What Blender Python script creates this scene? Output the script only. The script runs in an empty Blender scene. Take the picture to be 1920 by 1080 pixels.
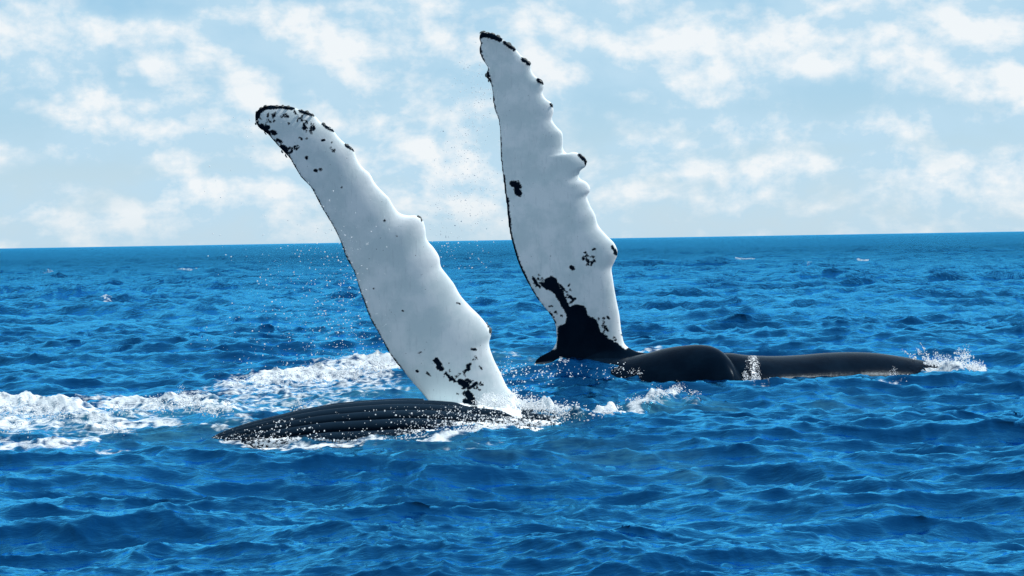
import bpy, math, random
import numpy as np
from mathutils import Matrix, Vector

random.seed(7)
rng = np.random.default_rng(7)
S = bpy.context.scene
C = S.collection

# ------------------------------------------------------------------ camera
FPX = 3700.0                      # focal length in pixels of a 1920 px wide frame
CAM_H = 2.6
cam_d = bpy.data.cameras.new('camera')
cam = bpy.data.objects.new('camera', cam_d); C.objects.link(cam)
cam_d.sensor_width = 36.0
cam_d.lens = FPX / 1920 * 36
cam_d.clip_start = 0.1; cam_d.clip_end = 40000
PITCH = math.atan(-91 / FPX); ROLL = -math.atan(32 / 1920)
M = Matrix.Rotation(math.pi/2 + PITCH, 4, 'X') @ Matrix.Rotation(ROLL, 4, 'Z')
cam.matrix_world = Matrix.Translation((0, 0, CAM_H)) @ M
S.camera = cam
R3 = np.array([[M[i][j] for j in range(3)] for i in range(3)])
ORG = np.array([0.0, 0.0, CAM_H])

# ------------------------------------------------------------------ light
SUN = Vector((0.64, 0.07, 0.76)).normalized()
sun_el = math.asin(SUN.z); sun_az = math.atan2(SUN.x, SUN.y)
sd = bpy.data.lights.new('sun', 'SUN'); sd.energy = 5.0; sd.angle = math.radians(0.5); sd.color = (1.0, 0.985, 0.955)
so = bpy.data.objects.new('sun', sd); C.objects.link(so)
so.rotation_euler = SUN.to_track_quat('Z', 'Y').to_euler()
S.view_settings.view_transform = 'Standard'
try: S.view_settings.look = 'None'
except Exception: pass
S.view_settings.gamma = 1.0; S.view_settings.use_curve_mapping = False
S.view_settings.exposure = 0.0
S.cycles.max_bounces = 10; S.cycles.sample_clamp_direct = 6.0; S.cycles.sample_clamp_indirect = 4.0; S.cycles.diffuse_bounces = 8; S.cycles.transmission_bounces = 8; S.cycles.glossy_bounces = 3
S.cycles.caustics_reflective = False; S.cycles.caustics_refractive = False
S.cycles.use_denoising = True
try: S.cycles.denoiser = 'OPENIMAGEDENOISE'
except Exception: pass

# ---- small node helper
class NT:
    def __init__(s, tree): s.t = tree; s.t.nodes.clear()
    def n(s, typ, **kw):
        nd = s.t.nodes.new(typ)
        ins = kw.pop('ins', {})
        for k, v in kw.items(): setattr(nd, k, v)
        for k, v in ins.items(): s.put(nd.inputs[k], v)
        return nd
    def put(s, sock, v):
        if isinstance(v, bpy.types.NodeSocket): s.t.links.new(v, sock)
        elif isinstance(v, bpy.types.Node): s.t.links.new(v.outputs[0], sock)
        else: sock.default_value = v
    def m(s, op, a, b=0.0, c=0.0, clamp=False):
        nd = s.n('ShaderNodeMath', operation=op, use_clamp=clamp)
        s.put(nd.inputs[0], a); s.put(nd.inputs[1], b); s.put(nd.inputs[2], c)
        return nd.outputs[0]
    def vm(s, op, a, b=(0, 0, 0)):
        nd = s.n('ShaderNodeVectorMath', operation=op)
        s.put(nd.inputs[0], a)
        s.put(nd.inputs[1], b)
        return nd.outputs[1] if op == 'LENGTH' else nd.outputs[0]
    def noise(s, vec, scale, detail=4, rough=.5, dist=0.0, lac=2.0):
        nd = s.n('ShaderNodeTexNoise', ins={'Vector': vec, 'Scale': scale, 'Detail': detail, 'Roughness': rough, 'Distortion': dist, 'Lacunarity': lac})
        return nd.outputs['Fac']
    def ramp(s, v, a, b, o0=0.0, o1=1.0, smooth=True):
        nd = s.n('ShaderNodeMapRange', interpolation_type='SMOOTHSTEP' if smooth else 'LINEAR')
        for k, x in zip(('Value', 'From Min', 'From Max', 'To Min', 'To Max'), (v, a, b, o0, o1)): s.put(nd.inputs[k], x)
        return nd.outputs[0]
    def mix(s, f, a, b):
        nd = s.n('ShaderNodeMix', data_type='RGBA')
        s.put(nd.inputs[0], f); s.put(nd.inputs[6], a); s.put(nd.inputs[7], b)
        return nd.outputs[2]
    def attr(s, name):
        return s.n('ShaderNodeAttribute', attribute_name=name).outputs['Fac']
    def math_map(s, vec, scale):
        return s.n('ShaderNodeMapping', ins={'Vector': vec, 'Scale': scale}).outputs[0]

def dir_of(px, py):
    d = R3 @ np.array([(px - 960) / FPX, -(py - 540) / FPX, -1.0])
    return d / np.linalg.norm(d)

# ------------------------------------------------------------------ sky
world = bpy.data.worlds.new('World'); S.world = world; world.use_nodes = True
w = NT(world.node_tree)
STR = 0.12
sky = w.n('ShaderNodeTexSky', sky_type='NISHITA')
sky.sun_disc = False; sky.sun_elevation = sun_el; sky.sun_rotation = sun_az
sky.air_density = 1.0; sky.dust_density = 0.6; sky.ozone_density = 2.2; sky.altitude = 0
tc = w.n('ShaderNodeTexCoord').outputs['Generated']
dv = w.vm('NORMALIZE', tc)
warp = w.n('ShaderNodeTexNoise', ins={'Vector': dv, 'Scale': 9.0, 'Detail': 3.0})
wv = w.vm('SCALE', w.vm('SUBTRACT', warp.outputs['Color'], (0.5, 0.5, 0.5)))
wv.node.inputs['Scale'].default_value = 0.02
dw = w.vm('ADD', dv, wv)
st = w.math_map(dw, (1.0, 1.0, 2.0))
big = w.noise(st, 10.0, 9.0, 0.56)
st2 = w.math_map(w.vm('ADD', dw, (0.31, 0.0, 0.17)), (1.0, 1.0, 1.45))
vo = w.n('ShaderNodeTexVoronoi', feature='F1', ins={'Vector': w.vm('ADD', st2, w.vm('MULTIPLY', warp.outputs['Color'], (.03, .03, .03))), 'Scale': 24.0, 'Detail': 3.0, 'Roughness': .5})
bil = w.m('SUBTRACT', .62, w.m('MULTIPLY', vo.outputs['Distance'], .62))
pn = w.noise(st2, 24.0, 9.0, 0.58)
puff = w.m('ADD', w.m('MULTIPLY', bil, .5), w.m('MULTIPLY', pn, .62))
# the same puffs sampled a little towards the sun: their difference paints sunlit and shaded sides into the cloud colour
st3 = w.math_map(w.vm('ADD', dw, (0.31 + 0.006, 0.0, 0.17 + 0.008)), (1.0, 1.0, 1.45))
puff_s = w.noise(st3, 24.0, 9.0, 0.58)
flat = w.noise(w.math_map(w.vm('ADD', dv, (3.1, 0, 0)), (1.0, 1.0, 7.0)), 7.0, 6.0, 0.55)
sxyz = w.n('ShaderNodeSeparateXYZ', ins={'Vector': dv}).outputs
# cloud banks and gaps of this sky: (px, py, rx, ry, amount)
BANKS = [(60,60,150,80,.30),(170,120,260,150,.12),(340,60,120,100,.22),(450,30,110,80,.30),(580,50,90,80,.22),(560,130,160,90,.14),
         (230,8,150,32,-.50),(90,140,150,90,.10),(820,10,200,30,.18),(700,230,170,120,.10),(200,215,200,90,.10),(760,110,120,60,-.12),
         (1350,105,120,70,.30),(1275,45,110,60,.22),(1480,50,120,80,.18),(1560,60,130,100,.30),(1740,70,170,110,.34),(1870,140,120,100,.28),
         (1150,150,80,40,.10),(1600,190,210,50,-.50),(1440,165,120,40,-.25),(1575,118,70,24,.30),(1420,200,210,26,-.18),(1150,30,120,60,-.20),(960,70,120,60,.12),
         (160,328,330,22,-.30),(750,340,200,20,-.16),(150,280,300,40,.16),(1500,275,420,20,-.26),(1260,240,200,18,-.18),(1230,265,150,26,.18),(1840,200,120,22,-.22),
         (1560,262,100,26,.18),(1180,340,260,18,-.12),(1750,330,160,40,.10),(1500,220,250,30,.12),(640,170,300,40,.06),(20,230,160,30,-.14),(330,190,260,40,-.05)]
bias = None
for px, py, rx, ry, amp in BANKS:
    d = dir_of(px, py)
    q = w.vm('MULTIPLY', w.vm('SUBTRACT', dw, tuple(d)), (FPX / rx, 0.5, FPX / ry))
    r = w.ramp(w.vm('LENGTH', q), 0.0, 1.25, amp, 0.0)
    bias = r if bias is None else w.m('ADD', bias, r)
dens = w.m('ADD', w.m('ADD', big, w.m('MULTIPLY', bias, 0.62)), w.m('MULTIPLY', w.m('SUBTRACT', puff, .5), 0.85))
dens = w.m('ADD', dens, w.m('MULTIPLY', w.m('SUBTRACT', flat, 0.5), 0.40))
cover = w.ramp(dens, -0.02, 0.47)
relief_shade = w.m('MULTIPLY', w.m('SUBTRACT', pn, puff_s), 2.2)
lum = w.ramp(w.m('ADD', w.m('ADD', dens, w.m('MULTIPLY', relief_shade, 1.7)), w.m('MULTIPLY', w.m('SUBTRACT', flat, .5), .6)), 0.14, 0.90, smooth=False)
horizon = w.ramp(sxyz[2], 0.0, 0.10, 1.0, 0.0)
sky_b = w.vm('SCALE', sky.outputs[0]); sky_b.node.inputs['Scale'].default_value = 1.0
k = 1.0 / STR
blue_lo = (0.57 * k, 0.76 * k, 0.90 * k, 1); blue_hi = (0.35 * k, 0.63 * k, 0.85 * k, 1)
veil = w.mix(horizon, blue_hi, blue_lo)
high = w.ramp(sxyz[2], 0.12, 0.55, 1.0, 0.25)          # thin high cloud gives way to clear sky overhead
air = w.mix(w.m('MULTIPLY', high, 0.8), sky_b, veil)
ccol = w.mix(lum, (0.51 * k, 0.725 * k, 0.88 * k, 1), (0.90 * k, 0.94 * k, 0.965 * k, 1))
fade = w.ramp(sxyz[2], -0.002, 0.03, 0.55, 0.95)
thin = w.ramp(sxyz[2], 0.15, 0.6, 1.0, 0.55)
col = w.mix(w.m('MULTIPLY', w.m('MULTIPLY', cover, fade), thin), air, ccol)
bg = w.n('ShaderNodeBackground', ins={'Color': col, 'Strength': STR})
w.n('ShaderNodeOutputWorld', ins={'Surface': bg})

# ------------------------------------------------------------------ geometry helpers
def P(px, py, Y):
    """world point at depth Y seen at photo pixel (px, py)"""
    px = np.asarray(px, float); py = np.asarray(py, float)
    d = np.stack([(px - 960) / FPX, -(py - 540) / FPX, -np.ones_like(px)], -1) @ R3.T
    return ORG + d * (np.asarray(Y) / d[..., 1])[..., None]
def proj(V):
    q = (V - ORG) @ R3
    return 960 + FPX * q[..., 0] / -q[..., 2], 540 - FPX * q[..., 1] / -q[..., 2]
def G(px, py, z=0.0):
    d = np.array([(px - 960) / FPX, -(py - 540) / FPX, -1.0]) @ R3.T
    return ORG + d * ((z - CAM_H) / d[2])

def mesh_from(name, V, F, mat=None, smooth=True):
    V = np.ascontiguousarray(V, dtype=np.float32); F = np.ascontiguousarray(F, dtype=np.int32)
    me = bpy.data.meshes.new(name)
    n, kk = F.shape
    me.vertices.add(len(V)); me.vertices.foreach_set('co', V.ravel())
    me.loops.add(n * kk); me.loops.foreach_set('vertex_index', F.ravel())
    me.polygons.add(n)
    me.polygons.foreach_set('loop_start', np.arange(0, n * kk, kk, dtype=np.int32))
    me.polygons.foreach_set('loop_total', np.full(n, kk, dtype=np.int32))
    me.update(calc_edges=True)
    me.polygons.foreach_set('use_smooth', np.full(n, smooth, dtype=bool))
    if mat: me.materials.append(mat)
    return me
def link(name, me, parent=None, **props):
    o = bpy.data.objects.new(name, me); C.objects.link(o)
    if parent: o.parent = parent
    for k_, v in props.items(): o[k_] = v
    return o
def set_attr(me, name, arr):
    a = me.attributes.new(name, 'FLOAT', 'POINT'); a.data.foreach_set('value', np.ascontiguousarray(arr, dtype=np.float32))

# value noise on arrays
_NL = rng.random((64, 64, 64)).astype(np.float32)
def vnoise(x, y, z=0.0, octs=4, gain=.5):
    out = 0; amp = 1; tot = 0
    z = np.zeros_like(x) + z
    for o in range(octs):
        f = 2.03 ** o
        X, Y_, Z = x * f + 13.7 * o, y * f + 7.1 * o, z * f + 3.3 * o
        xi, yi, zi = np.floor(X).astype(int), np.floor(Y_).astype(int), np.floor(Z).astype(int)
        fx, fy, fz = X - xi, Y_ - yi, Z - zi
        fx, fy, fz = [q * q * (3 - 2 * q) for q in (fx, fy, fz)]
        g = lambda a, b, c: _NL[(xi + a) & 63, (yi + b) & 63, (zi + c) & 63]
        v = ((g(0,0,0)*(1-fx)+g(1,0,0)*fx)*(1-fy)+(g(0,1,0)*(1-fx)+g(1,1,0)*fx)*fy)*(1-fz) + \
            ((g(0,0,1)*(1-fx)+g(1,0,1)*fx)*(1-fy)+(g(0,1,1)*(1-fx)+g(1,1,1)*fx)*fy)*fz
        out = out + amp * v; tot += amp; amp *= gain
    return out / tot
def sstep(x, a, b):
    t = np.clip((x - a) / (b - a), 0, 1); return t * t * (3 - 2 * t)
def seg_dist(x, y, x0, y0, x1, y1):
    dx, dy = x1 - x0, y1 - y0
    L2 = dx * dx + dy * dy + 1e-9
    t = np.clip(((x - x0) * dx + (y - y0) * dy) / L2, 0, 1)
    return np.hypot(x - x0 - t * dx, y - y0 - t * dy), t
def poly_sd(x, y, pts):
    """signed distance to a polygon, positive inside"""
    d = np.full(x.shape, 1e9); ins = np.zeros(x.shape, bool)
    n = len(pts)
    for i in range(n):
        x0, y0 = pts[i]; x1, y1 = pts[(i + 1) % n]
        d = np.minimum(d, seg_dist(x, y, x0, y0, x1, y1)[0])
        c = ((y0 > y) != (y1 > y)) & (x < (x1 - x0) * (y - y0) / (y1 - y0 + 1e-12) + x0)
        ins ^= c
    return np.where(ins, d, -d)

# ------------------------------------------------------------------ sea
def spectrum(L, N, lmin, lmax, rms, wind, iso, seed, power=3.6):
    r = np.random.default_rng(seed)
    kx = np.fft.fftfreq(N, L / N) * 2 * np.pi
    KX, KY = np.meshgrid(kx, kx, indexing='ij')
    K = np.hypot(KX, KY); K[0, 0] = 1e9
    lam = 2 * np.pi / K
    th = np.arctan2(KY, KX) - wind
    A = K ** (-power / 2) * np.sqrt(iso + (1 - iso) * np.cos(th) ** 6)
    A *= sstep(lam, lmin * .7, lmin * 1.2) * (1 - sstep(lam, lmax * .8, lmax * 1.3))
    H = A * (r.normal(size=K.shape) + 1j * r.normal(size=K.shape))
    h = np.fft.ifft2(H); h_r = h.real
    sc = rms / h_r.std()
    dx = np.fft.ifft2(1j * KX / K * H).real; dy = np.fft.ifft2(1j * KY / K * H).real
    return L, N, (h_r * sc).astype(np.float32), (dx * sc).astype(np.float32), (dy * sc).astype(np.float32)
def sample(T, x, y, rot):
    L, N, h, dx, dy = T
    c, s_ = math.cos(rot), math.sin(rot)
    X = (c * x + s_ * y) / L * N; Y_ = (-s_ * x + c * y) / L * N
    xi = np.floor(X).astype(int); yi = np.floor(Y_).astype(int)
    fx = (X - xi); fy = (Y_ - yi)
    x0 = xi % N; x1 = (xi + 1) % N; y0 = yi % N; y1 = (yi + 1) % N
    out = []
    for a in (h, dx, dy):
        out.append((a[x0, y0]*(1-fx)+a[x1, y0]*fx)*(1-fy)+(a[x0, y1]*(1-fx)+a[x1, y1]*fx)*fy)
    return out[0], c * out[1] - s_ * out[2], s_ * out[1] + c * out[2]

WIND = math.radians(82)
TILES = [(spectrum(83, 512, 5.0, 26, 0.120, WIND + .5, .06, 11), -0.5, 1.0),
         (spectrum(37, 512, 1.3, 5.0, 0.056, WIND - .4, .10, 12), 0.4, 1.2),
         (spectrum(13, 512, 0.32, 1.3, 0.0270, WIND + .25, .12, 13, 3.4), -0.25, 1.2),
         (spectrum(4.7, 512, 0.09, 0.32, 0.0062, WIND - .15, .2, 14, 3.2), 0.15, 1.0)]

th_d = np.radians(np.linspace(-20, 20, 1060))
th = np.concatenate([np.radians(np.linspace(-180, -20, 41))[:-1], th_d, np.radians(np.linspace(20, 180, 41))[1:-1]])
rr = [2.0]
while rr[-1] < 12000:
    r_ = rr[-1]
    rr.append(r_ * (1 + (0.05 if r_ < 11 else 0.0040 if r_ < 60 else 0.0065 if r_ < 400 else 0.02)))
rr = np.array(rr)
TH, RR = np.meshgrid(th, rr)
X0 = RR * np.sin(TH); Y0 = RR * np.cos(TH)
step = np.gradient(rr)[:, None] + 0 * TH
PX, PY = proj(np.stack([X0, np.maximum(Y0, .5), 0 * X0], -1))
front = (Y0 > 5) & (np.abs(X0) < Y0 * 0.6)

# white water: strokes given on the resting surface (px, py, px, py, half width, strength, lift in metres)
FOAM = [
 # wash behind the left whale
 (735,692,690,694,12,1.0,.20),(690,694,600,704,12,1.0,.22),(600,704,520,712,11,.95,.16),(520,712,440,724,10,.9,.13),(440,724,385,730,6,.6,.06),
 (720,712,460,734,15,.62,.05),(740,732,440,752,17,.60,.03),(700,712,430,735,16,.66,.05),(430,750,250,755,9,.6,.04),(240,800,60,795,16,.55,.03),(640,762,540,768,9,.62,.04),(700,740,600,744,6,.5,.02),
 (385,732,330,748,9,.6,.05),(350,752,300,760,15,.98,.20),(430,772,380,764,9,1.0,.16),(395,768,330,762,13,1.0,.28),(300,764,215,768,12,.9,.14),(430,775,540,772,5,.85,.03),
 (300,742,160,746,5,.6,.05),(330,790,240,778,5,.62,.03),
 (0,776,60,778,16,1.0,.17),(60,776,120,780,15,1.0,.18),(120,780,190,782,11,.9,.12),(190,782,260,790,7,.66,.05),
 (0,806,50,808,9,.95,.08),(50,805,110,810,7,.7,.04),(175,805,235,812,11,.85,.08),(235,806,330,806,5,.8,.03),(330,806,420,818,4,.72,.02),
 (0,832,90,834,5,.8,.02),(90,834,185,828,4,.85,.02),(0,848,30,849,5,.55,.0),(190,842,290,845,4,.5,.0),(420,800,460,808,8,.6,.03),(60,822,160,822,12,.35,.0),
 # along the near body
 (430,826,520,826,3,.7,.01),(520,829,600,832,4,.9,.02),(600,831,700,827,5,.95,.03),(700,829,800,828,3,.9,.02),(800,826,900,812,4,.95,.03),(900,811,990,796,4.5,1.0,.05),(990,796,1060,790,4,.7,.04),(1060,792,1100,788,3,.6,.03),
 (880,835,940,826,4,.4,.0),(830,840,900,845,3,.4,.0),
 # thick foam behind it, right of the flipper
 (890,776,960,777,9,1.1,.46),(950,778,1030,781,9,1.1,.36),(1030,782,1080,787,7,1.1,.24),(1075,787,1112,789,5,1.1,.14),(980,762,1070,770,7,.75,.12),
 (1106,788,1150,777,5,1.1,.12),(1150,777,1200,760,5,1.05,.16),(1200,757,1240,744,5,.95,.16),(1240,744,1275,738,5,1.0,.19),(1275,738,1318,744,3.0,.62,.10),
 # around the far whale
 (1170,668,1240,666,1.6,.75,.02),(1120,672,1240,672,1.2,.5,.0),(1398,716,1412,718,2.2,.9,.04),(1415,719,1440,720,1.2,.7,.02),(1650,715,1695,711,1.0,.7,.02),
 (1745,696,1800,697,7,1.0,.16),(1795,694,1845,690,4,1.0,.08),(1185,700,1205,701,2,.8,.02),(1220,703,1300,708,1,.4,.0),
 (925,672,975,678,5,.46,.05),(990,684,1060,690,4,.36,.02),
 # whitecaps further out
 (186,578,200,576,2.2,.66,.03),(343,508,358,510,1.6,.75,.05),(84,513,96,514,1.2,.6,.04),(1382,490,1415,490,1.5,.75,.06),(1333,490,1346,491,1,.7,.05),(1606,491,1626,491,1.4,.7,.06),(1512,502,1520,502,1,.65,.04),(1284,493,1296,493,1,.65,.04),(1870,478,1880,478,1,.6,.04),
]
idx = np.where(front.ravel() & (RR.ravel() > 20) & (RR.ravel() < 900))[0]
px_, py_ = PX.ravel()[idx], PY.ravel()[idx]
X1, Y1 = X0.ravel()[idx], Y0.ravel()[idx]
wx = px_ + (vnoise(X1 * 1.6, Y1 * .7, 0, 3) - .5) * 46 * np.clip((px_ < 760), .25, 1)
wy = py_ + (vnoise(X1 * 1.9, Y1 * .9, 9.5, 3) - .5) * 16 * np.where(py_ > 600, 1, .25)
FOAM = [(a, b, c, d, e * (1.3 if a < 760 else 1.05), f * (.9 if e > 1.9 or b > 600 else .75), g * (.42 if a < 760 else .8)) for a, b, c, d, e, f, g in FOAM]
ff = np.zeros(len(idx)); lift = np.zeros(len(idx))
for x0, y0, x1, y1, hw, st_, up in FOAM:
    bb = (wx > min(x0, x1) - 4 * hw - 30) & (wx < max(x0, x1) + 4 * hw + 30) & (wy > min(y0, y1) - 4 * hw) & (wy < max(y0, y1) + 4 * hw)
    j = np.where(bb)[0]
    d, _ = seg_dist(wx[j] * .55, wy[j], x0 * .55, y0, x1 * .55, y1)
    g_ = np.exp(-(d / hw) ** 2 * .9)
    ff[j] = np.maximum(ff[j], st_ * g_)
    lift[j] = np.maximum(lift[j], up * np.exp(-(d / (hw * 1.1)) ** 2))
foam = np.zeros(X0.size); foam[idx] = ff
turb = np.zeros(X0.size)
rough_n = vnoise(X1 * 3.2, Y1 * 2.2, 4.4, 5, .6)
spik = np.abs(vnoise(X1 * 7, Y1 * 3.5, 2.2, 3) * 2 - 1)
turb[idx] = lift * (0.25 + 2.0 * np.clip(rough_n - .32, 0, 1) + .12 * spik) + sstep(ff, .1, .7) * (rough_n - .5) * .16
# aerated, blue-green water around the white
aer = np.zeros(len(idx))
for x0, y0, x1, y1, hw, st_ in [(60,815,420,815,18,.6),(250,790,700,745,26,.75),(700,735,780,740,22,.75),(0,800,200,810,24,.7),(925,675,1010,685,14,.5),
                                (985,800,1080,795,14,.6),(1150,765,1300,742,10,.7),(1290,742,1380,750,9,.5),(1040,835,1300,860,14,.35),(1540,740,1680,745,9,.35),(430,815,900,835,14,.5),(700,850,980,840,10,.4),
                                (780,748,800,760,14,.7),(1250,850,1340,870,8,.4)]:
    d, _ = seg_dist(wx * .6, wy, x0 * .6, y0, x1 * .6, y1)
    aer = np.maximum(aer, st_ * np.exp(-(d / hw) ** 2))
aerf = np.zeros(X0.size); aerf[idx] = aer

H = np.zeros_like(X0); DX = np.zeros_like(X0); DY = np.zeros_like(X0)
# the sea is a little calmer where the bodies lie in it
calm = 1 - .55 * np.exp(-(((X0 + 1.2) / 4.5) ** 2 + ((Y0 - 26.5) / 2.4) ** 2)) - .55 * np.exp(-(((X0 - 4.2) / 4.6) ** 2 + ((Y0 - 35.5) / 2.6) ** 2))
for i, (T, rot, chop) in enumerate(TILES):
    h, dx, dy = sample(T, X0.ravel(), Y0.ravel(), rot)
    lam0 = (5.0, 1.3, .32, .09)[i]
    wgt = 1 / (1 + (step / (lam0 * 3.0)) ** 2) * np.where(np.abs(TH) > math.radians(24), (1 if i == 0 else .3) / (1 + RR / 200), 1)
    if i < 2: wgt = wgt * calm * (1 + (.35, .9)[i] * sstep(RR, 36, 110))
    if i == 0: wgt = wgt * (1 + .3 * (1 - sstep(RR, 18, 28)))
    if i >= 2: wgt = wgt * (.98 + .14 * sstep(RR, 16, 28))
    if i == 2: wgt = wgt * (1 + .6 * sstep(RR, 30, 80))
    # gusts: the small chop is patchy
    if i >= 2:
        wgt = wgt * (.65 + .7 * vnoise(X0 * .13, Y0 * .07, 1.0 + i, 3))
    H += h.reshape(H.shape) * wgt; DX += dx.reshape(H.shape) * wgt * chop; DY += dy.reshape(H.shape) * wgt * chop
fade_far = 1 / (1 + (RR / 3000) ** 2)
H = H * fade_far + turb.reshape(H.shape)
# single larger waves of the photograph: (px, py, along px, across m, height m)
for px0, py0, ax, ac, hh, ang in [(820,1010,1.0,.45,.17,-.35),(230,1040,1.0,.5,.10,.05),(640,1060,.9,.4,.10,-.1),(1345,872,.28,.22,.10,0.0),(1340,775,.5,.5,.16,.25),(830,640,.0,.1,.0,0),(1470,1075,1.3,.5,.08,0),(1690,1010,1.1,.5,.10,0),(330,880,1.2,.5,.07,-.1),
                                  (1010,716,1.5,.7,.24,0),(1150,712,1.0,.6,.12,0),(1020,806,.7,.5,-.14,0),(860,870,1.0,.5,.08,0),(230,625,1.0,1.0,.22,0),(880,650,.0,.1,.0,0),(1850,640,1.6,1.5,.2,.1)]:
    if hh == 0: continue
    g = G(px0, py0)
    xa = (X0 - g[0]) * math.cos(ang) + (Y0 - g[1]) * math.sin(ang); ya = -(X0 - g[0]) * math.sin(ang) + (Y0 - g[1]) * math.cos(ang)
    H += hh * np.exp(-(xa / ax) ** 2 - np.where(ya < 0, (ya / (ac * .8)), (ya / (ac * 1.3))) ** 2)
V = np.stack([X0 + DX * fade_far, Y0 + DY * fade_far, H], -1).reshape(-1, 3)
nr, nt = X0.shape
I = np.arange(nr * nt).reshape(nr, nt)
J = np.roll(I, -1, axis=1)
F = np.stack([I[:-1], I[1:], J[1:], J[:-1]], -1).reshape(-1, 4)[:, ::-1]
# centre of the disc under the boat: closed with a ring of quads down to a tiny hole
c0 = len(V)
Vc = V[:nt].copy() * np.array([.02, .02, 1]);
V = np.concatenate([V, Vc])
K0 = np.arange(nt) + c0; K1 = np.roll(K0, -1)
F = np.concatenate([F, np.stack([K0, K1, J[0], I[0]], -1)])
foam = np.concatenate([foam, np.zeros(nt)]); aerf = np.concatenate([aerf, np.zeros(nt)])

wm = bpy.data.materials.new('sea_water'); wm.use_nodes = True
m = NT(wm.node_tree)
geo = m.n('ShaderNodeNewGeometry'); pos = geo.outputs['Position']
camd = m.vm('LENGTH', m.vm('MULTIPLY', pos, (1, 1, 0)))
near = m.ramp(camd, 20.0, 260.0, 1.0, 0.0, smooth=False)
n1 = m.noise(m.math_map(pos, (0.7, 1.7, 1.0)), 4.0, 5.0, 0.60, 0.5)
n3 = m.noise(m.math_map(pos, (0.9, .10, 1.0)), 1.0, 5.0, 0.65, 0.4)
n2 = m.noise(m.math_map(pos, (1.0, 1.6, 1.0)), 0.9, 6.0, 0.62, 0.4)
fo = m.attr('foam'); ae = m.attr('aerated')
fn = m.noise(m.math_map(pos, (.45, .95, 1.0)), 7.0, 10.0, 0.68, 1.0)
fv = m.n('ShaderNodeTexVoronoi', feature='DISTANCE_TO_EDGE', ins={'Vector': m.math_map(pos, (1.0, .6, 1.0)), 'Scale': 5.0}).outputs['Distance']
lace = m.m('SUBTRACT', .16, m.m('MULTIPLY', fv, 1.2))
fsum = m.m('ADD', m.m('ADD', fo, m.m('MULTIPLY', m.m('SUBTRACT', fn, 0.5), 1.9)), m.m('MULTIPLY', lace, .9))
ffac = m.m('MULTIPLY', m.ramp(fsum, 0.36, 0.92), m.ramp(fo, 0.08, 0.32))
b1 = m.n('ShaderNodeBump', ins={'Height': n2, 'Distance': m.ramp(camd, 30., 300., 0.30, 0.75, False), 'Strength': m.ramp(camd, 30., 300., 0.14, 1.0, False),
    'Normal': m.n('ShaderNodeBump', ins={'Height': n3, 'Distance': 1.5, 'Strength': m.ramp(camd, 35., 220., 0.0, 0.9, False)}).outputs[0]})
b2 = m.n('ShaderNodeBump', ins={'Height': n1, 'Distance': 0.022, 'Strength': 0.8, 'Normal': b1.outputs[0]})
nrm = b2.outputs[0]
base = m.mix(m.m('MULTIPLY', ae, m.ramp(fn, .25, .7)), (0.0006, 0.026, 0.098, 1), (0.06, 0.25, 0.33, 1))
tone = m.noise(m.math_map(pos, (.5, 1.0, 1.0)), 0.5, 3.0, .5)
base = m.mix(m.m('MULTIPLY', tone, .35), base, (0.0002, 0.010, 0.040, 1))
diff = m.n('ShaderNodeBsdfDiffuse', ins={'Color': base, 'Normal': nrm})
gl = m.n('ShaderNodeBsdfGlossy', ins={'Color': (0.09, 0.60, 1.0, 1), 'Roughness': m.ramp(camd, 20., 500., 0.05, 0.12, False), 'Normal': nrm})
fr = m.n('ShaderNodeFresnel', ins={'IOR': 1.34, 'Normal': nrm})
wat = m.n('ShaderNodeMixShader', ins={0: m.m('MULTIPLY', fr, m.m('SUBTRACT', 2.0, ae), clamp=True), 1: diff, 2: gl})
fb = m.n('ShaderNodeBump', ins={'Height': fn, 'Distance': 0.08, 'Strength': 0.55})
fdiff = m.n('ShaderNodeBsdfDiffuse', ins={'Color': (0.86, 0.90, 0.92, 1), 'Roughness': 1.0, 'Normal': fb.outputs[0]})
ftr = m.n('ShaderNodeBsdfTranslucent', ins={'Color': (0.80, 0.90, 0.94, 1), 'Normal': fb.outputs[0]})
fmix = m.n('ShaderNodeMixShader', ins={0: 0.12, 1: fdiff, 2: ftr})
out = m.n('ShaderNodeMixShader', ins={0: ffac, 1: wat, 2: fmix})
m.n('ShaderNodeOutputMaterial', ins={'Surface': out})
me = mesh_from('sea', V, F, wm)
set_attr(me, 'foam', foam); set_attr(me, 'aerated', aerf)
sea = link('sea', me, kind='structure', label='deep blue choppy sea with white wash around the whales')
Hs = H; 
def sea_z(x, y):
    t = math.atan2(x, y); r = math.hypot(x, y)
    i = int(np.searchsorted(rr, r)); j = int(np.searchsorted(th, t))
    return float(H[min(i, nr - 1), min(j, nt - 1)])

# ------------------------------------------------------------------ whales
def resample(pts, n):
    pts = np.array(pts, float)
    d = np.concatenate([[0], np.cumsum(np.hypot(*np.diff(pts, axis=0).T))]); d /= d[-1]
    u = np.linspace(0, 1, n)
    # Catmull-like smoothing: cubic hermite on arclength
    out_ = np.zeros((n, 2))
    m_ = np.gradient(pts, d, axis=0)
    i = np.clip(np.searchsorted(d, u, side='right') - 1, 0, len(d) - 2)
    h_ = (d[i + 1] - d[i])[:, None]; t = ((u - d[i])[:, None]) / h_
    out_ = (2*t**3-3*t**2+1)*pts[i] + (t**3-2*t**2+t)*h_*m_[i] + (-2*t**3+3*t**2)*pts[i+1] + (t**3-t**2)*h_*m_[i+1]
    return out_

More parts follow.
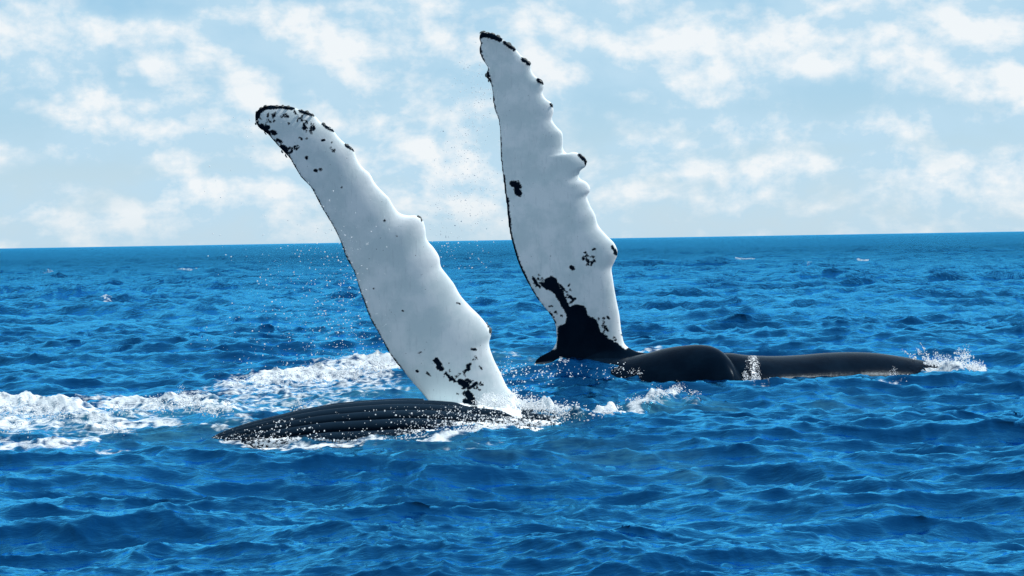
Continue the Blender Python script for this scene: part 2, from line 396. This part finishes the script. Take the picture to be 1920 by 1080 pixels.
def loops_to_mesh(rings):
    """closed tube from rings (n, k, 3); ends capped by a point"""
    n, k_, _ = rings.shape
    V = rings.reshape(-1, 3)
    I = np.arange(n * k_).reshape(n, k_); J = np.roll(I, -1, axis=1)
    q = np.stack([I[:-1], J[:-1], J[1:], I[1:]], -1).reshape(-1, 4)
    V = np.concatenate([V, [rings[0].mean(0)], [rings[-1].mean(0)]])
    a, b = n * k_, n * k_ + 1
    faces = [tuple(f) for f in q.tolist()]
    faces += [(a, int(J[0, i]), int(I[0, i])) for i in range(k_)] + [(b, int(I[-1, i]), int(J[-1, i])) for i in range(k_)]
    return V, faces

def flipper(left, right, Yf, thick, yaw, bend, n=300, k_=80, root=None):
    L = resample(left, n); Rr = resample(right, n)
    s = np.linspace(0, 1, n)[:, None]
    ph = np.linspace(0, 2 * np.pi, k_, endpoint=False)
    t = (0.5 - 0.5 * np.cos(ph))[None]                    # 0 trailing (left) .. 1 leading (right)
    side = np.sign(np.sin(ph))[None]
    a = 1 - t
    prof = 5 * (0.2969 * np.sqrt(a) - .126 * a - .3516 * a**2 + .2843 * a**3 - .1015 * a**4)
    px = L[:, :1] * (1 - t) + Rr[:, :1] * t; py = L[:, 1:] * (1 - t) + Rr[:, 1:] * t
    scale = Yf / FPX
    chord = np.hypot(*(Rr - L).T)[:, None] * scale
    kk_ = np.exp(-np.linspace(-2.5, 2.5, 91) ** 2); kk_ /= kk_.sum()
    chs = np.convolve(np.pad(chord[:, 0], 45, mode='edge'), kk_, mode='valid')[:, None]
    chs = np.minimum(chs, chord * 1.35)
    th_ = thick(s) if callable(thick) else thick
    ht = prof * np.minimum(chs, 1.9) * th_ + 0.022 * np.sqrt(np.clip(t * 14, 0, 1)) * np.clip(chord / .3, .1, 1)
    Yc = Yf + bend * (1 - s) ** 2 + yaw * (t - .5) * chord
    Y_ = Yc - side * ht * (np.abs(np.sin(ph))[None] > 1e-6)
    return loops_to_mesh(P(px, py, Y_))

def body_tube(top, Yaxis, rz, ry, n=120, k_=72):
    """top: [(px, py)] silhouette of the back; Yaxis, rz, ry: functions of px"""
    T = resample(top, n)
    ph = np.linspace(0, 2 * np.pi, k_, endpoint=False)[None]
    Y_ = np.array([Yaxis(x) for x in T[:, 0]]); RZ = np.array([rz(x) for x in T[:, 0]])[:, None]; RY = np.array([ry(x) for x in T[:, 0]])[:, None]
    tp = P(T[:, 0], T[:, 1], Y_)
    cz = tp[:, 2:] - RZ
    X = tp[:, :1] + 0 * ph; Yy = tp[:, 1:2] + RY * np.sin(ph); Z = cz + RZ * np.cos(ph)
    return loops_to_mesh(np.stack([X, Yy, Z], -1))

def lerp(pts):
    xs, ys = zip(*pts); return lambda x: float(np.interp(x, xs, ys))

def remeshed(parts, voxel, smooth_it):
    V = []; F = []; o = 0
    for v, f in parts:
        V += v.tolist(); F += [tuple(i + o for i in q) for q in f]; o += len(v)
    me = bpy.data.meshes.new('tmp'); me.from_pydata(V, [], F); me.update()
    import bmesh
    bm = bmesh.new(); bm.from_mesh(me)
    bmesh.ops.recalc_face_normals(bm, faces=bm.faces); bm.to_mesh(me); bm.free()
    ob = bpy.data.objects.new('tmp', me); C.objects.link(ob)
    md = ob.modifiers.new('r', 'REMESH'); md.mode = 'VOXEL'; md.voxel_size = voxel; md.use_smooth_shade = True
    ms = ob.modifiers.new('s', 'SMOOTH'); ms.factor = .5; ms.iterations = smooth_it
    dg = bpy.context.evaluated_depsgraph_get(); dg.update()
    res = bpy.data.meshes.new_from_object(ob.evaluated_get(dg))
    bpy.data.objects.remove(ob); bpy.data.meshes.remove(me)
    return res

def coords(me):
    a = np.empty(len(me.vertices) * 3, np.float32); me.vertices.foreach_get('co', a); return a.reshape(-1, 3).astype(float)
def normals(me):
    a = np.empty(len(me.vertices) * 3, np.float32); me.vertices.foreach_get('normal', a); return a.reshape(-1, 3).astype(float)

# skin: 'mark' is the distance (photo pixels) into a dark patch, 'wash' is clinging foam
sm = bpy.data.materials.new('whale_skin'); sm.use_nodes = True
q = NT(sm.node_tree)
pos = q.n('ShaderNodeTexCoord').outputs['Object']
mk = q.attr('mark'); wa = q.attr('wash')
na = q.noise(pos, 16.0, 6.0, 0.65, .4); nb = q.noise(pos, 55.0, 3.0, .6)
fld = q.m('ADD', mk, q.m('ADD', q.m('MULTIPLY', q.m('SUBTRACT', na, .5), 9.0), q.m('MULTIPLY', q.m('SUBTRACT', nb, .5), 4.0)))
dark = q.ramp(fld, -1.1, 0.9)
mot = q.noise(pos, 2.2, 5.0, .6)
scr = q.noise(q.math_map(pos, (9, 9, 1.3)), 3.0, 4.0, .7)
wcol = q.mix(q.ramp(mot, .38, .62), (0.64, 0.73, 0.745, 1), (0.79, 0.84, 0.85, 1))
wcol = q.mix(q.m('MULTIPLY', q.ramp(nb, .42, .62), .03), wcol, (0.50, 0.57, 0.60, 1))
wcol = q.mix(q.m('MULTIPLY', q.ramp(scr, .54, .70), .24), wcol, (0.40, 0.46, 0.50, 1))
speck = q.noise(pos, 34.0, 2.0, .5)
wcol = q.mix(q.ramp(speck, .735, .765), wcol, (0.10, 0.12, 0.14, 1))
dcol = q.mix(q.ramp(mot, .3, .8), (0.0013, 0.005, 0.012, 1), (0.003, 0.010, 0.021, 1))
dcol = q.mix(q.m('MULTIPLY', q.ramp(scr, .66, .74), .2), dcol, (0.03, 0.045, 0.06, 1))
dcol = q.mix(q.attr('throat'), dcol, (0.010, 0.023, 0.040, 1))  # lighter skin tone that paints lit pleat ridges into the colour
skin = q.mix(dark, wcol, dcol)
wn = q.noise(q.math_map(pos, (1, 1, 1.4)), 22.0, 6.0, .72, .3)
wf = q.m('MULTIPLY', q.ramp(q.m('ADD', wa, q.m('MULTIPLY', q.m('SUBTRACT', wn, .5), 2.6)), .60, .78), q.ramp(wa, .04, .25))
bmp = q.n('ShaderNodeBump', ins={'Height': q.m('ADD', q.m('ADD', q.m('MULTIPLY', mot, 2.0), q.m('MULTIPLY', dark, .15)), q.m('MULTIPLY', q.m('MULTIPLY', na, dark), .8)), 'Distance': 0.012, 'Strength': 0.25})
pr = q.n('ShaderNodeBsdfPrincipled', ins={'Base Color': skin, 'Roughness': q.m('ADD', q.ramp(dark, 0, 1, .42, .20), q.m('MULTIPLY', mot, .05)), 'Normal': bmp.outputs[0]})
pr.inputs['IOR'].default_value = 1.18; q.put(pr.inputs['Specular IOR Level'], q.m('ADD', q.ramp(dark, 0, 1, .4, .07), q.m('MULTIPLY', q.attr('throat'), .2))); pr.inputs['Specular Tint'].default_value = (.5, .8, 1, 1)
wd = q.n('ShaderNodeBsdfDiffuse', ins={'Color': (.86, .90, .92, 1)})
o_ = q.n('ShaderNodeMixShader', ins={0: wf, 1: pr, 2: wd})
q.n('ShaderNodeOutputMaterial', ins={'Surface': o_})

def field(px, py, strokes, polys, edges):
    f = np.full(px.shape, -14.0)
    for x0, y0, x1, y1, r in strokes:
        d, _ = seg_dist(px, py, x0, y0, x1, y1); f = np.maximum(f, r - d)
    for x0, y0, r in edges:                       # rings
        d = np.hypot(px - x0, py - y0); f = np.maximum(f, 1.6 - np.abs(d - r))
    for pl in polys: f = np.maximum(f, poly_sd(px, py, pl))
    return np.clip(f, -14, 14)

# ---- near whale
NL = [(478,220),(479,229),(484,238),(502,252),(514,266),(526,279),(534,288),(541,295),(552,313),(563,331),(584,354),(598,381),(612,405),(627,430),(638,454),(649,484),(661,505),(675,547),(694,598),(713,632),(731,665),(757,698),(779,724),(801,750),(822,778),(845,815),(870,860)]
NR = [(478,218),(479,212),(484,206),(497,199),(523,198),(546,200),(563,206),(578,210),(590,217),(602,230),(622,240),(632,254),(645,267),(662,279),(668,295),(678,312),(694,327),(702,342),(716,358),(729,371),(739,388),(750,400),(764,404),(780,404),(792,412),(797,426),(800,448),(815,467),(824,483),(826,498),(838,515),(851,532),(862,552),(880,573),(901,594),(913,609),(921,624),(917,643),(924,669),(938,698),(950,724),(962,743),(970,770),(978,815),(985,860)]
NY = lerp([(380,26.5),(1080,28.1),(1500,31)])
near_top = [(340,872),(372,842),(398,822),(440,806),(500,788),(560,774),(620,763),(680,756),(740,752),(800,752),(860,756),(920,762),(980,769),(1040,777),(1100,787),(1200,812),(1330,850),(1480,890)]
body_n = body_tube(near_top, NY, lerp([(340,.12),(400,.45),(520,.85),(700,1.05),(1000,1.1),(1200,1.0),(1480,.6)]), lerp([(340,.15),(400,.5),(520,1.0),(700,1.15),(1000,1.2),(1200,1.05),(1480,.6)]))
flip_n = flipper(NL, NR, 28.0, .145, 0.12, -.3)
me = remeshed([body_n, flip_n], 0.019, 2)
V = coords(me); N = normals(me)
px, py = proj(V)
inflip = (poly_sd(px, py, NL + NR[::-1]) > -6) & (V[:, 1] > 27.45) & (V[:, 2] > -.1)
# throat pleats: grooves that follow the body lengthwise
yaxis = np.interp(px, [380, 1080, 1500], [26.5, 28.1, 31])
zc = np.interp(px, [340, 1480], [0, 0])
tpz = np.interp(px, [p[0] for p in near_top], [float(P(p[0], p[1], NY(p[0]))[2]) for p in near_top])
rzv = np.interp(px, [340,400,520,700,1000,1200,1480], [.12,.45,.85,1.05,1.1,1.0,.6])
ang = np.arctan2((yaxis - V[:, 1]), V[:, 2] - (tpz - rzv))     # 0 on top, + toward the camera
g = ang * 8.2 + .35 * np.sin(V[:, 0] * .9) + .25 * (vnoise(V[:, 0] * .5, ang * 3, 1.0, 2) - .5)
gro = np.abs(np.sin(g * math.pi / 2 * 1.3)) ** .55
wgt = (~inflip) * sstep(px, 372, 430) * (1 - .35 * sstep(px, 1000, 1150))
V2 = V + N * ((gro - .75) * .13 * wgt)[:, None]
lum_ = (vnoise(V[:, 0] * 1.3, V[:, 1] * 1.3, V[:, 2] * 1.3, 3) - .5) * .03
V2 += N * (lum_ * (~inflip))[:, None]
me.vertices.foreach_set('co', V2.astype(np.float32).ravel()); me.update()
strokes = [(482,240,479,222,5),(479,222,486,207,6),(486,207,500,201,5),(500,201,526,200,4),(526,200,549,202,4),(562,208,588,216,3.2),(605,233,625,246,2.6),(648,271,663,282,2.8),
           (490,236,504,253,5),(501,241,503,238,4),(512,247,515,250,4),(520,262,528,266,3),(529,278,534,284,7),(536,290,540,296,4.5),(575,295,575,297,3.4),(591,319,592,320,3),(600,317,601,318,2.6),(641,351,641,351,1.8),
           (503,214,502,218,1.6),(514,216,515,217,1.8),(525,219,529,219,1.8),(534,219,540,218,2),(540,231,541,232,2.4),(560,222,565,221,1.8),(565,226,571,225,1.8),(562,258,566,261,1.8),(574,260,575,260,1.4),(604,263,609,262,1.8),(720,415,722,412,1.3),(743,442,744,443,1.2),
           (626,430,660,500,1.0),
           (818,676,824,684,5.5),(822,688,828,691,5),(836,700,846,712,2.6),(848,708,852,715,3),(864,716,874,722,6),(876,712,882,716,3.5),(886,724,893,718,3.5),(878,738,884,750,7),(872,752,892,756,5),(868,738,869,739,2.2),(876,687,882,683,3),(872,695,880,692,2.2),(884,655,891,656,2.2),(890,668,896,674,1.6),(900,688,903,691,1.8),(886,675,889,673,1.6),(786,661,789,661,1.8),(780,695,784,697,1.6),(800,699,806,704,1.6),(856,568,862,570,1.3),(700,540,701,541,1.1),(755,582,756,583,1.1)]
r2 = random.Random(3)
for cx, cy, rx, ry, n_ in [(575,240,12,8,22),(880,730,22,22,26),(570,225,25,14,8),(500,225,14,10,10),(623,277,5,8,8),(855,700,25,14,10),(548,215,40,8,7)]:
    for i in range(n_):
        x = cx + r2.gauss(0, .55) * rx; y = cy + r2.gauss(0, .55) * ry
        strokes.append((x, y, x + r2.uniform(-3, 3), y + r2.uniform(-3, 3), r2.uniform(.8, 2.0)))
edge_line = [(NL[i][0], NL[i][1], NL[i+1][0], NL[i+1][1], 2.6) for i in range(len(NL) - 6)]
rings_ = [(544,281,4.0),(556,276,3.6),(531,280,6.0),(514,248,3.5)]
mk_ = field(px, py, strokes + edge_line, [], rings_)
mk_ = np.where(inflip & (py < 762), mk_, 14.0)
set_attr(me, 'mark', mk_)
set_attr(me, 'throat', np.where(inflip, 0, sstep(gro, .35, .9) * (.55 + .6 * vnoise(V[:, 0] * 2, ang * 4, 3., 3))))  # ridges lightened as if lit, grooves kept dark: painted shading, broken by noise
# water streaming off the body: clinging foam in its lower right half
t_ = np.interp(px, [400,520,640,760,860,950,1080], [822,824,826,823,812,798,785]) - py   # px above its waterline
wash = np.interp(px, [380,430,520,620,700,760,860,960,1100], [.45,.40,.42,.25,.42,.62,.85,.70,.25]) * sstep(t_, np.interp(px, [400, 700, 900, 1100], [26, 34, 48, 22]), 3)
wash = np.maximum(wash, .75 * sstep(t_, 6, 1) * sstep(px, 400, 500))
wash = np.maximum(wash, .16 * sstep(px, 700, 800))
wash = np.where(inflip, sstep(py, 735, 752) * sstep(px, 880, 910) * 1.2, wash * (V[:, 1] < yaxis + .3))
set_attr(me, 'wash', wash)
me.materials.clear(); me.materials.append(sm)
me.polygons.foreach_set('use_smooth', np.ones(len(me.polygons), bool))
near_whale = link('humpback_whale', me, label='nearer whale with a pleated dark throat, its spotted white flipper raised and leaning left', category='whale', group='humpback whales rolling at the surface')

# ---- far whale
FL = [(899,64),(898,72),(901,82),(898,92),(904,111),(914,129),(910,141),(919,156),(924,188),(927,206),(934,224),(937,262),(939,300),(942,330),(948,374),(953,422),(961,459),(972,496),(987,526),(1009,563),(1027,585),(1039,604),(1043,622),(1042,642),(1034,656),(1020,664),(1006,673),(999,700),(994,735)]
FR = [(900,62),(906,60),(919,62),(937,69),(952,80),(964,88),(974,101),(984,110),(995,118),(996,132),(1005,144),(1017,151),(1020,161),(1017,175),(1023,185),(1034,193),(1038,209),(1035,224),(1043,237),(1054,249),(1056,265),(1056,280),(1063,288),(1074,285),(1090,290),(1100,301),(1098,312),(1088,320),(1086,333),(1101,343),(1107,355),(1101,368),(1105,382),(1116,403),(1121,421),(1138,442),(1153,458),(1158,475),(1153,489),(1147,502),(1149,522),(1155,559),(1161,589),(1166,626),(1172,646),(1186,656),(1225,664),(1275,675),(1320,712)]
FYA = lerp([(960,36.9),(1400,36.1),(1760,37.6),(1960,38.6)])
topA = [(900,720),(960,694),(1020,678),(1100,674),(1170,671),(1215,662),(1250,653),(1285,648),(1312,646.5),(1336,650),(1352,658),(1366,671),(1380,692),(1391,714),(1400,738)]
topB = [(1250,700),(1300,676),(1335,666),(1362,662),(1400,666),(1450,668),(1500,666),(1550,662),(1600,660.5),(1640,662),(1680,667),(1720,674),(1760,683),(1800,692),(1850,706),(1940,760)]
bA = body_tube(topA, lambda x: FYA(x) - .15 - float(np.interp(x, [1250, 1330, 1370, 1400], [0, .25, .5, .8])), lerp([(900,.5),(1000,.9),(1300,1.05),(1345,.95),(1380,.6),(1400,.2)]), lerp([(900,.6),(1000,1.0),(1250,1.2),(1330,.95),(1370,.65),(1400,.15)]))
bB = body_tube(topB, lambda x: FYA(x) + .15 + .06 * math.sin(x * .021), lerp([(1250,.4),(1330,.85),(1450,.62),(1650,.75),(1760,.55),(1850,.3),(1940,.15)]), lerp([(1250,.5),(1330,1.05),(1600,1.1),(1700,.95),(1780,.6),(1850,.4),(1940,.2)]))
def far_thick(s): return .125 + .35 * np.clip((s - .86) / .14, 0, 1) ** 1.5
flip_f = flipper(FL, FR, 36.9, far_thick, -.02, .2)
me = remeshed([bA, bB, flip_f], 0.021, 2)
V = coords(me); px, py = proj(V)
base_dark = [(1024,522),(1033,518),(1043,521),(1049,537),(1058,555),(1068,574),(1083,570),(1097,574),(1104,592),(1119,600),(1127,622),(1140,634),(1158,643),(1172,655),(1200,640),(1930,600),(1930,900),(800,900),(800,660),(1043,655),(1046,612),(1060,607),(1062,592),(1050,568),(1040,552),(1026,541),(1016,536)]
strokes = [(902,66,918,66,5),(918,66,938,73,5.5),(946,79,952,84,3.5),(955,86,965,92,4),(982,111,992,118,5),(1009,150,1018,155,4),(1033,196,1036,200,2.2),(1086,290,1098,301,3.6),(1100,303,1099,308,3.5),
           (899,88,901,96,3),(911,136,918,152,4.5),(943,330,948,374,3.5),(948,374,953,422,5.5),(953,422,961,459,4),(961,459,972,496,4.5),(972,496,987,526,4.5),(987,526,1009,563,2.5),(1009,563,1040,604,2),
           (962,344,972,350,6),(968,352,974,364,5),(1071,502,1074,503,4),(1000,522,1006,535,3),(1006,532,1012,538,2.4),(1018,533,1026,540,4),(1030,575,1056,605,-1),
           (1153,470,1155,476,3.2),(1148,462,1150,466,1.8),(1139,594,1142,597,2.2),(1112,468,1115,467,2.2),(1096,473,1098,473,1.8),(1050,535,1062,548,2),(1064,553,1074,560,2.6),(1078,560,1070,568,2.2)]
strokes += [(x0, y0, x1, y1, 2.6) for (x0, y0), (x1, y1) in zip(FL[:14], FL[1:15])]
for cx, cy, rx, ry, n_ in [(1103,487,11,10,26),(1060,552,14,14,16),(1125,610,16,20,16),(1150,636,14,8,10),(1008,530,12,8,12),(1040,590,16,14,14),(968,352,8,12,12),(948,400,4,50,14)]:
    for i in range(n_):
        x = cx + r2.gauss(0, .55) * rx; y = cy + r2.gauss(0, .55) * ry
        strokes.append((x, y, x + r2.uniform(-3, 3), y + r2.uniform(-4, 2), r2.uniform(.8, 2.2)))
mk_ = field(px, py, strokes, [base_dark], [(971,360,5)])
set_attr(me, 'mark', mk_)
wash = .10 * sstep(py, 655, 690) * (px < 1260) + .62 * np.exp(-((px - 1413) / 14) ** 2) * (V[:, 2] < .6)
wl = np.interp(px, [1000,1200,1300,1400,1500,1640,1740,1800], [692,700,710,717,720,718,706,697]) - py
wash = np.maximum(wash, .9 * sstep(wl, 5, 1) * (.0 * np.exp(-((px - 1672) / 26) ** 2) + np.exp(-((px - 1425) / 26) ** 2) + .5 * np.exp(-((px - 1195) / 20) ** 2)))
wash = np.where(wl < -20, 0, wash)
set_attr(me, 'wash', wash)
me.materials.clear(); me.materials.append(sm)
me.polygons.foreach_set('use_smooth', np.ones(len(me.polygons), bool))
far_whale = link('humpback_whale.001', me, label='farther whale with a smooth black humped back, its upright white flipper black at the root', category='whale', group='humpback whales rolling at the surface')

# ---- barnacles
bmat = bpy.data.materials.new('barnacle_shell'); bmat.use_nodes = True
q = NT(bmat.node_tree)
pos = q.n('ShaderNodeTexCoord').outputs['Object']
bc = q.mix(q.ramp(q.noise(pos, 40.0, 3.0, .6), .45, .6), (0.015, 0.02, 0.024, 1), (0.22, 0.23, 0.21, 1))
q.n('ShaderNodeOutputMaterial', ins={'Surface': q.n('ShaderNodeBsdfPrincipled', ins={'Base Color': bc, 'Roughness': .6})})
k_ = 8; rv = []
for r_, z_ in ((1.0, 0), (.82, .45), (.5, .8), (.34, .78), (.28, .35)):
    for i in range(k_):
        a_ = 2 * math.pi * i / k_; j_ = 1 + .12 * (i % 2)
        rv.append((r_ * j_ * math.cos(a_), r_ * j_ * math.sin(a_), z_))
rf = []
for l in range(4):
    for i in range(k_): rf.append((l*k_+i, l*k_+(i+1) % k_, (l+1)*k_+(i+1) % k_, (l+1)*k_+i))
rf.append(tuple(4*k_ + i for i in range(k_)))
bme = bpy.data.meshes.new('barnacle'); bme.from_pydata(rv, [], rf); bme.materials.append(bmat)
def barnacles(owner, Yf, spots):
    for px0, py0, dx, dy, r_ in spots:
        o = link('barnacle', bme, owner)
        o.location = Vector(P(px0, py0, Yf + r2.uniform(-.03, .03)))
        n_ = Vector((dx, r2.uniform(-.5, .1), -dy)).normalized()
        o.rotation_euler = n_.to_track_quat('Z', 'Y').to_euler()
        r_ *= r2.uniform(.55, 1.0); o.scale = (r_ * r2.uniform(.8, 1.3), r_ * r2.uniform(.8, 1.3), r_ * r2.uniform(.5, .9))
barnacles(near_whale, 27.72, [(786,408,.5,-1,.035),(790,413,1,-.3,.03),(784,405,.1,-1,.025),(915,612,1,-.2,.035),(918,619,1,0,.045),(920,625,1,.4,.035),(913,606,1,-.6,.028),
    (481,210,-1,-1,.04),(489,203,-.5,-1,.035),(498,200,-.2,-1,.04),(508,199,0,-1,.032),(519,199,0,-1,.038),(530,199,0,-1,.032),(541,200,.1,-1,.036),(566,207,.4,-1,.03),(576,210,.5,-1,.036),(586,215,.6,-1,.03),
    (607,233,.7,-1,.03),(618,239,.5,-1,.034),(651,272,.6,-1,.03),(658,278,.6,-1,.034),(480,232,-1,.2,.03),(498,249,-1,.6,.034),(530,284,-1,.5,.038),(537,292,-1,.5,.032)])
barnacles(far_whale, 36.95, [(905,61,-.3,-1,.05),(914,62,0,-1,.06),(924,64,.3,-1,.055),(934,69,.5,-1,.06),(954,83,.6,-1,.05),(962,89,.6,-1,.05),(985,112,.6,-1,.055),(992,117,.8,-1,.05),
    (1014,152,.8,-1,.055),(1035,197,1,-.5,.035),(1088,290,.4,-1,.045),(1094,295,.7,-1,.055),(1099,302,1,-.5,.05),(1154,470,1,-.3,.045),(1156,477,1,.1,.045),(912,141,-1,0,.05),(917,151,-1,0,.045)])

# ------------------------------------------------------------------ spray and splashes
dm = bpy.data.materials.new('water_spray'); dm.use_nodes = True
q = NT(dm.node_tree)
a_ = q.n('ShaderNodeBsdfDiffuse', ins={'Color': (.95, .97, .98, 1)})
b_ = q.n('ShaderNodeBsdfTranslucent', ins={'Color': (.96, .98, .99, 1)})
c_ = q.n('ShaderNodeMixShader', ins={0: .5, 1: a_, 2: b_})
g_ = q.n('ShaderNodeBsdfGlossy', ins={'Color': (1, 1, 1, 1), 'Roughness': .12})
q.n('ShaderNodeOutputMaterial', ins={'Surface': q.n('ShaderNodeMixShader', ins={0: .04, 1: c_, 2: g_})})
ph = (1 + 5 ** .5) / 2
IV = np.array([(-1,ph,0),(1,ph,0),(-1,-ph,0),(1,-ph,0),(0,-1,ph),(0,1,ph),(0,-1,-ph),(0,1,-ph),(ph,0,-1),(ph,0,1),(-ph,0,-1),(-ph,0,1)]) / math.hypot(1, ph)
IF = np.array([(0,11,5),(0,5,1),(0,1,7),(0,7,10),(0,10,11),(1,5,9),(5,11,4),(11,10,2),(10,7,6),(7,1,8),(3,9,4),(3,4,2),(3,2,6),(3,6,8),(3,8,9),(4,9,5),(2,4,11),(6,2,10),(8,6,7),(9,8,1)])
def drops(name, pts, rad, label, cat):
    pts = np.array(pts); rad = np.array(rad); n_ = len(pts)
    st_ = rng.uniform(.7, 1.5, (n_, 1, 3)); jit = rng.uniform(.8, 1.2, (n_, 12, 1))
    V = pts[:, None, :] + IV[None] * rad[:, None, None] * st_ * jit
    F = IF[None] + (np.arange(n_) * 12)[:, None, None]
    me = mesh_from(name, V.reshape(-1, 3), F.reshape(-1, 3), dm)
    return link(name, me, kind='stuff', label=label, category=cat)
def cloud(specs, Y, dY, rmin, rmax, gauss=True):
    """specs: (px, py, sx, sy, n) clouds of drops seen around those photo positions at depth Y"""
    pp = []; rd = []
    for cx, cy, sx, sy, n_ in specs:
        x = rng.normal(cx, sx, n_) if gauss else rng.uniform(cx - sx, cx + sx, n_)
        y = rng.normal(cy, sy, n_) if gauss else rng.uniform(cy - sy, cy + sy, n_)
        pp.append(P(x, y, Y + rng.normal(0, dY, n_)))
        rd.append(rmin + (rmax - rmin) * rng.random(n_) ** 3)
    pp = np.concatenate(pp); rd = np.concatenate(rd)
    ok = pp[:, 2] > .02
    return pp[ok], rd[ok]
drops('spray', *cloud([(640,470,40,60,90),(590,480,60,60,110),(640,600,38,60,260),(600,650,60,40,190),(560,560,70,60,150),(500,440,60,80,50),(655,540,22,80,120),(480,650,80,40,80),(690,660,18,30,70),(470,240,14,14,14),(420,330,40,60,25)], 27.6, .8, .003, .010),
      'fine spray of drops falling beside the left edge of the leaning flipper', 'spray')
drops('spray.001', *cloud([(885,190,22,50,150),(870,300,28,60,210),(850,400,30,50,190),(905,360,18,60,120),(905,160,10,40,60),(830,470,30,40,60)], 36.8, .6, .005, .011),
      'fine mist of drops blown off the left edge of the upright flipper', 'spray')
drops('spray.002', *cloud([(950,690,28,8,90),(1010,702,40,10,80),(960,722,30,12,100),(1070,695,40,7,40),(1130,702,30,6,25),(1160,690,12,6,30),(900,745,30,12,60),(955,745,12,10,60)], 29.5, .6, .004, .012),
      'white drops tossed up over the dark water between the two flippers', 'spray')
# drops and foam flecks on and just above the near body
x = np.concatenate([rng.uniform(440, 1000, 160), rng.normal(860, 70, 1000), rng.normal(510, 60, 160)])
up_ = rng.random(len(x)) ** 2.5
yb = np.interp(x, [400,520,640,760,860,950,1080], [822,824,826,823,812,798,786]); yt = np.interp(x, [p[0] for p in near_top], [p[1] for p in near_top]) + 4
y = yb - up_ * np.maximum(yb - yt, 3)
f_ = 1 - up_
yax = np.interp(x, [380, 1080], [26.5, 28.1])
pts = P(x, y, yax - 1.28 * np.sqrt(np.clip(f_, 0, 1)) - .04)
drops('spray.003', pts, .003 + .009 * rng.random(len(x)) ** 2.5, 'bright beads of water sheeting off the pleated throat', 'spray')

def splash(name, jets, Y, label, dY=.25, base_r=.035):
    """jets: (px, py foot, px, py top, spread px, n) ballistic fingers of white water, dense at the foot"""
    pp = []; rd = []
    for x0, y0, x1, y1, sp, n_ in jets:
        n_ = int(n_ * (1.4 if base_r != .026 and base_r != .024 else .8))
        t = rng.random(n_) ** 1.7
        cx = x0 + (x1 - x0) * t + rng.normal(0, 1, n_) * sp * (1 - .6 * t)
        cy = y0 + (y1 - y0) * (1 - (1 - t) ** 1.4) + rng.normal(0, 1, n_) * sp * .35
        pp.append(P(cx, cy, Y + rng.normal(0, dY, n_))); rd.append(base_r * .45 * (1.05 - .7 * t) * rng.uniform(.3, 1.1, n_))
    return drops(name, np.concatenate(pp), np.concatenate(rd), label, 'splash')
splash('splash', [(1790,697,1770,672,16,420),(1770,696,1752,664,12,200),(1805,694,1810,660,12,260),(1815,694,1838,682,12,300),(1790,690,1800,652,5,60),(1740,682,1716,652,4,70),(1745,684,1722,640,2,40),(1715,672,1688,656,4,26),(1812,670,1815,645,6,26),(1755,682,1740,676,8,120),(1800,697,1846,688,9,260)], 37.1,
       'fan of white water thrown up at the right end of the black back')
splash('splash.001', [(1680,714,1676,688,4,90),(1690,712,1702,702,3,60),(1672,716,1668,696,3,40),(1650,718,1646,712,4,70),(1665,717,1680,712,8,110),(1700,713,1694,706,5,50)], 35.4,
       'small splash against the lower side of the black back, left of its end', base_r=.022)
splash('splash.002', [(1400,714,1396,698,4,110),(1412,716,1416,680,2.5,60),(1420,717,1408,664,3,60),(1435,719,1440,714,8,130),(1398,706,1403,670,3,36),(1423,712,1421,676,2,50)], 35.0,
       'streak of white water in the fold between hump and back of the farther whale', base_r=.022)
splash('splash.003', [(1186,700,1186,690,2.5,30),(1197,701,1199,689,2.5,45),(1204,700,1208,694,2,18),(1050,676,1052,668,2,30),(1058,678,1066,674,4,30)], 35.6,
       'little white spurts where the upright flipper meets the water', base_r=.02)
splash('splash.004', [(915,757,912,742,14,520),(945,758,950,738,9,300),(935,758,925,742,14,420),(985,768,990,755,24,700),(1050,779,1052,768,26,560),(1085,785,1092,775,16,360),(1115,785,1122,776,14,240),(1138,779,1142,770,10,160),(960,745,966,728,4,40)], 27.9,
       'heaped white foam at the foot of the leaning flipper', base_r=.028)
splash('splash.005', [(700,694,705,674,18,360),(720,690,722,672,10,140),(650,700,655,688,24,320),(590,706,590,692,22,260),(530,712,524,700,20,160),(525,700,518,686,2,22),(480,718,482,706,18,120),(450,722,446,710,8,60),(570,694,566,686,2,20)], 28.9,
       'ragged crest of white water reaching the left edge of the leaning flipper', base_r=.026)
splash('splash.006', [(340,758,340,724,6,120),(360,762,356,742,20,380),(300,764,296,748,20,260),(400,770,396,760,18,220),(230,770,226,758,18,140),(570,768,560,752,14,120),(430,768,420,750,6,60)], 27.4,
       'peaked mound of white water in the wash left of the whales', base_r=.026)
splash('splash.007', [(30,776,28,760,24,300),(80,776,84,758,18,220),(120,782,118,764,14,160),(110,764,106,754,2,20),(66,764,62,752,2,20),(180,788,176,778,16,120),(20,806,20,798,22,140),(200,806,206,790,12,160),(220,812,226,800,10,90)], 26.9,
       'churned white water at the left end of the wash', base_r=.024)
splash('splash.008', [(1150,765,1154,758,10,60),(1195,752,1198,744,10,110),(1235,740,1238,730,10,150),(1268,732,1272,722,9,160),(1300,738,1306,734,8,40)], 29.6,
       'crumbling white crest of a small wave right of the nearer whale', base_r=.02)
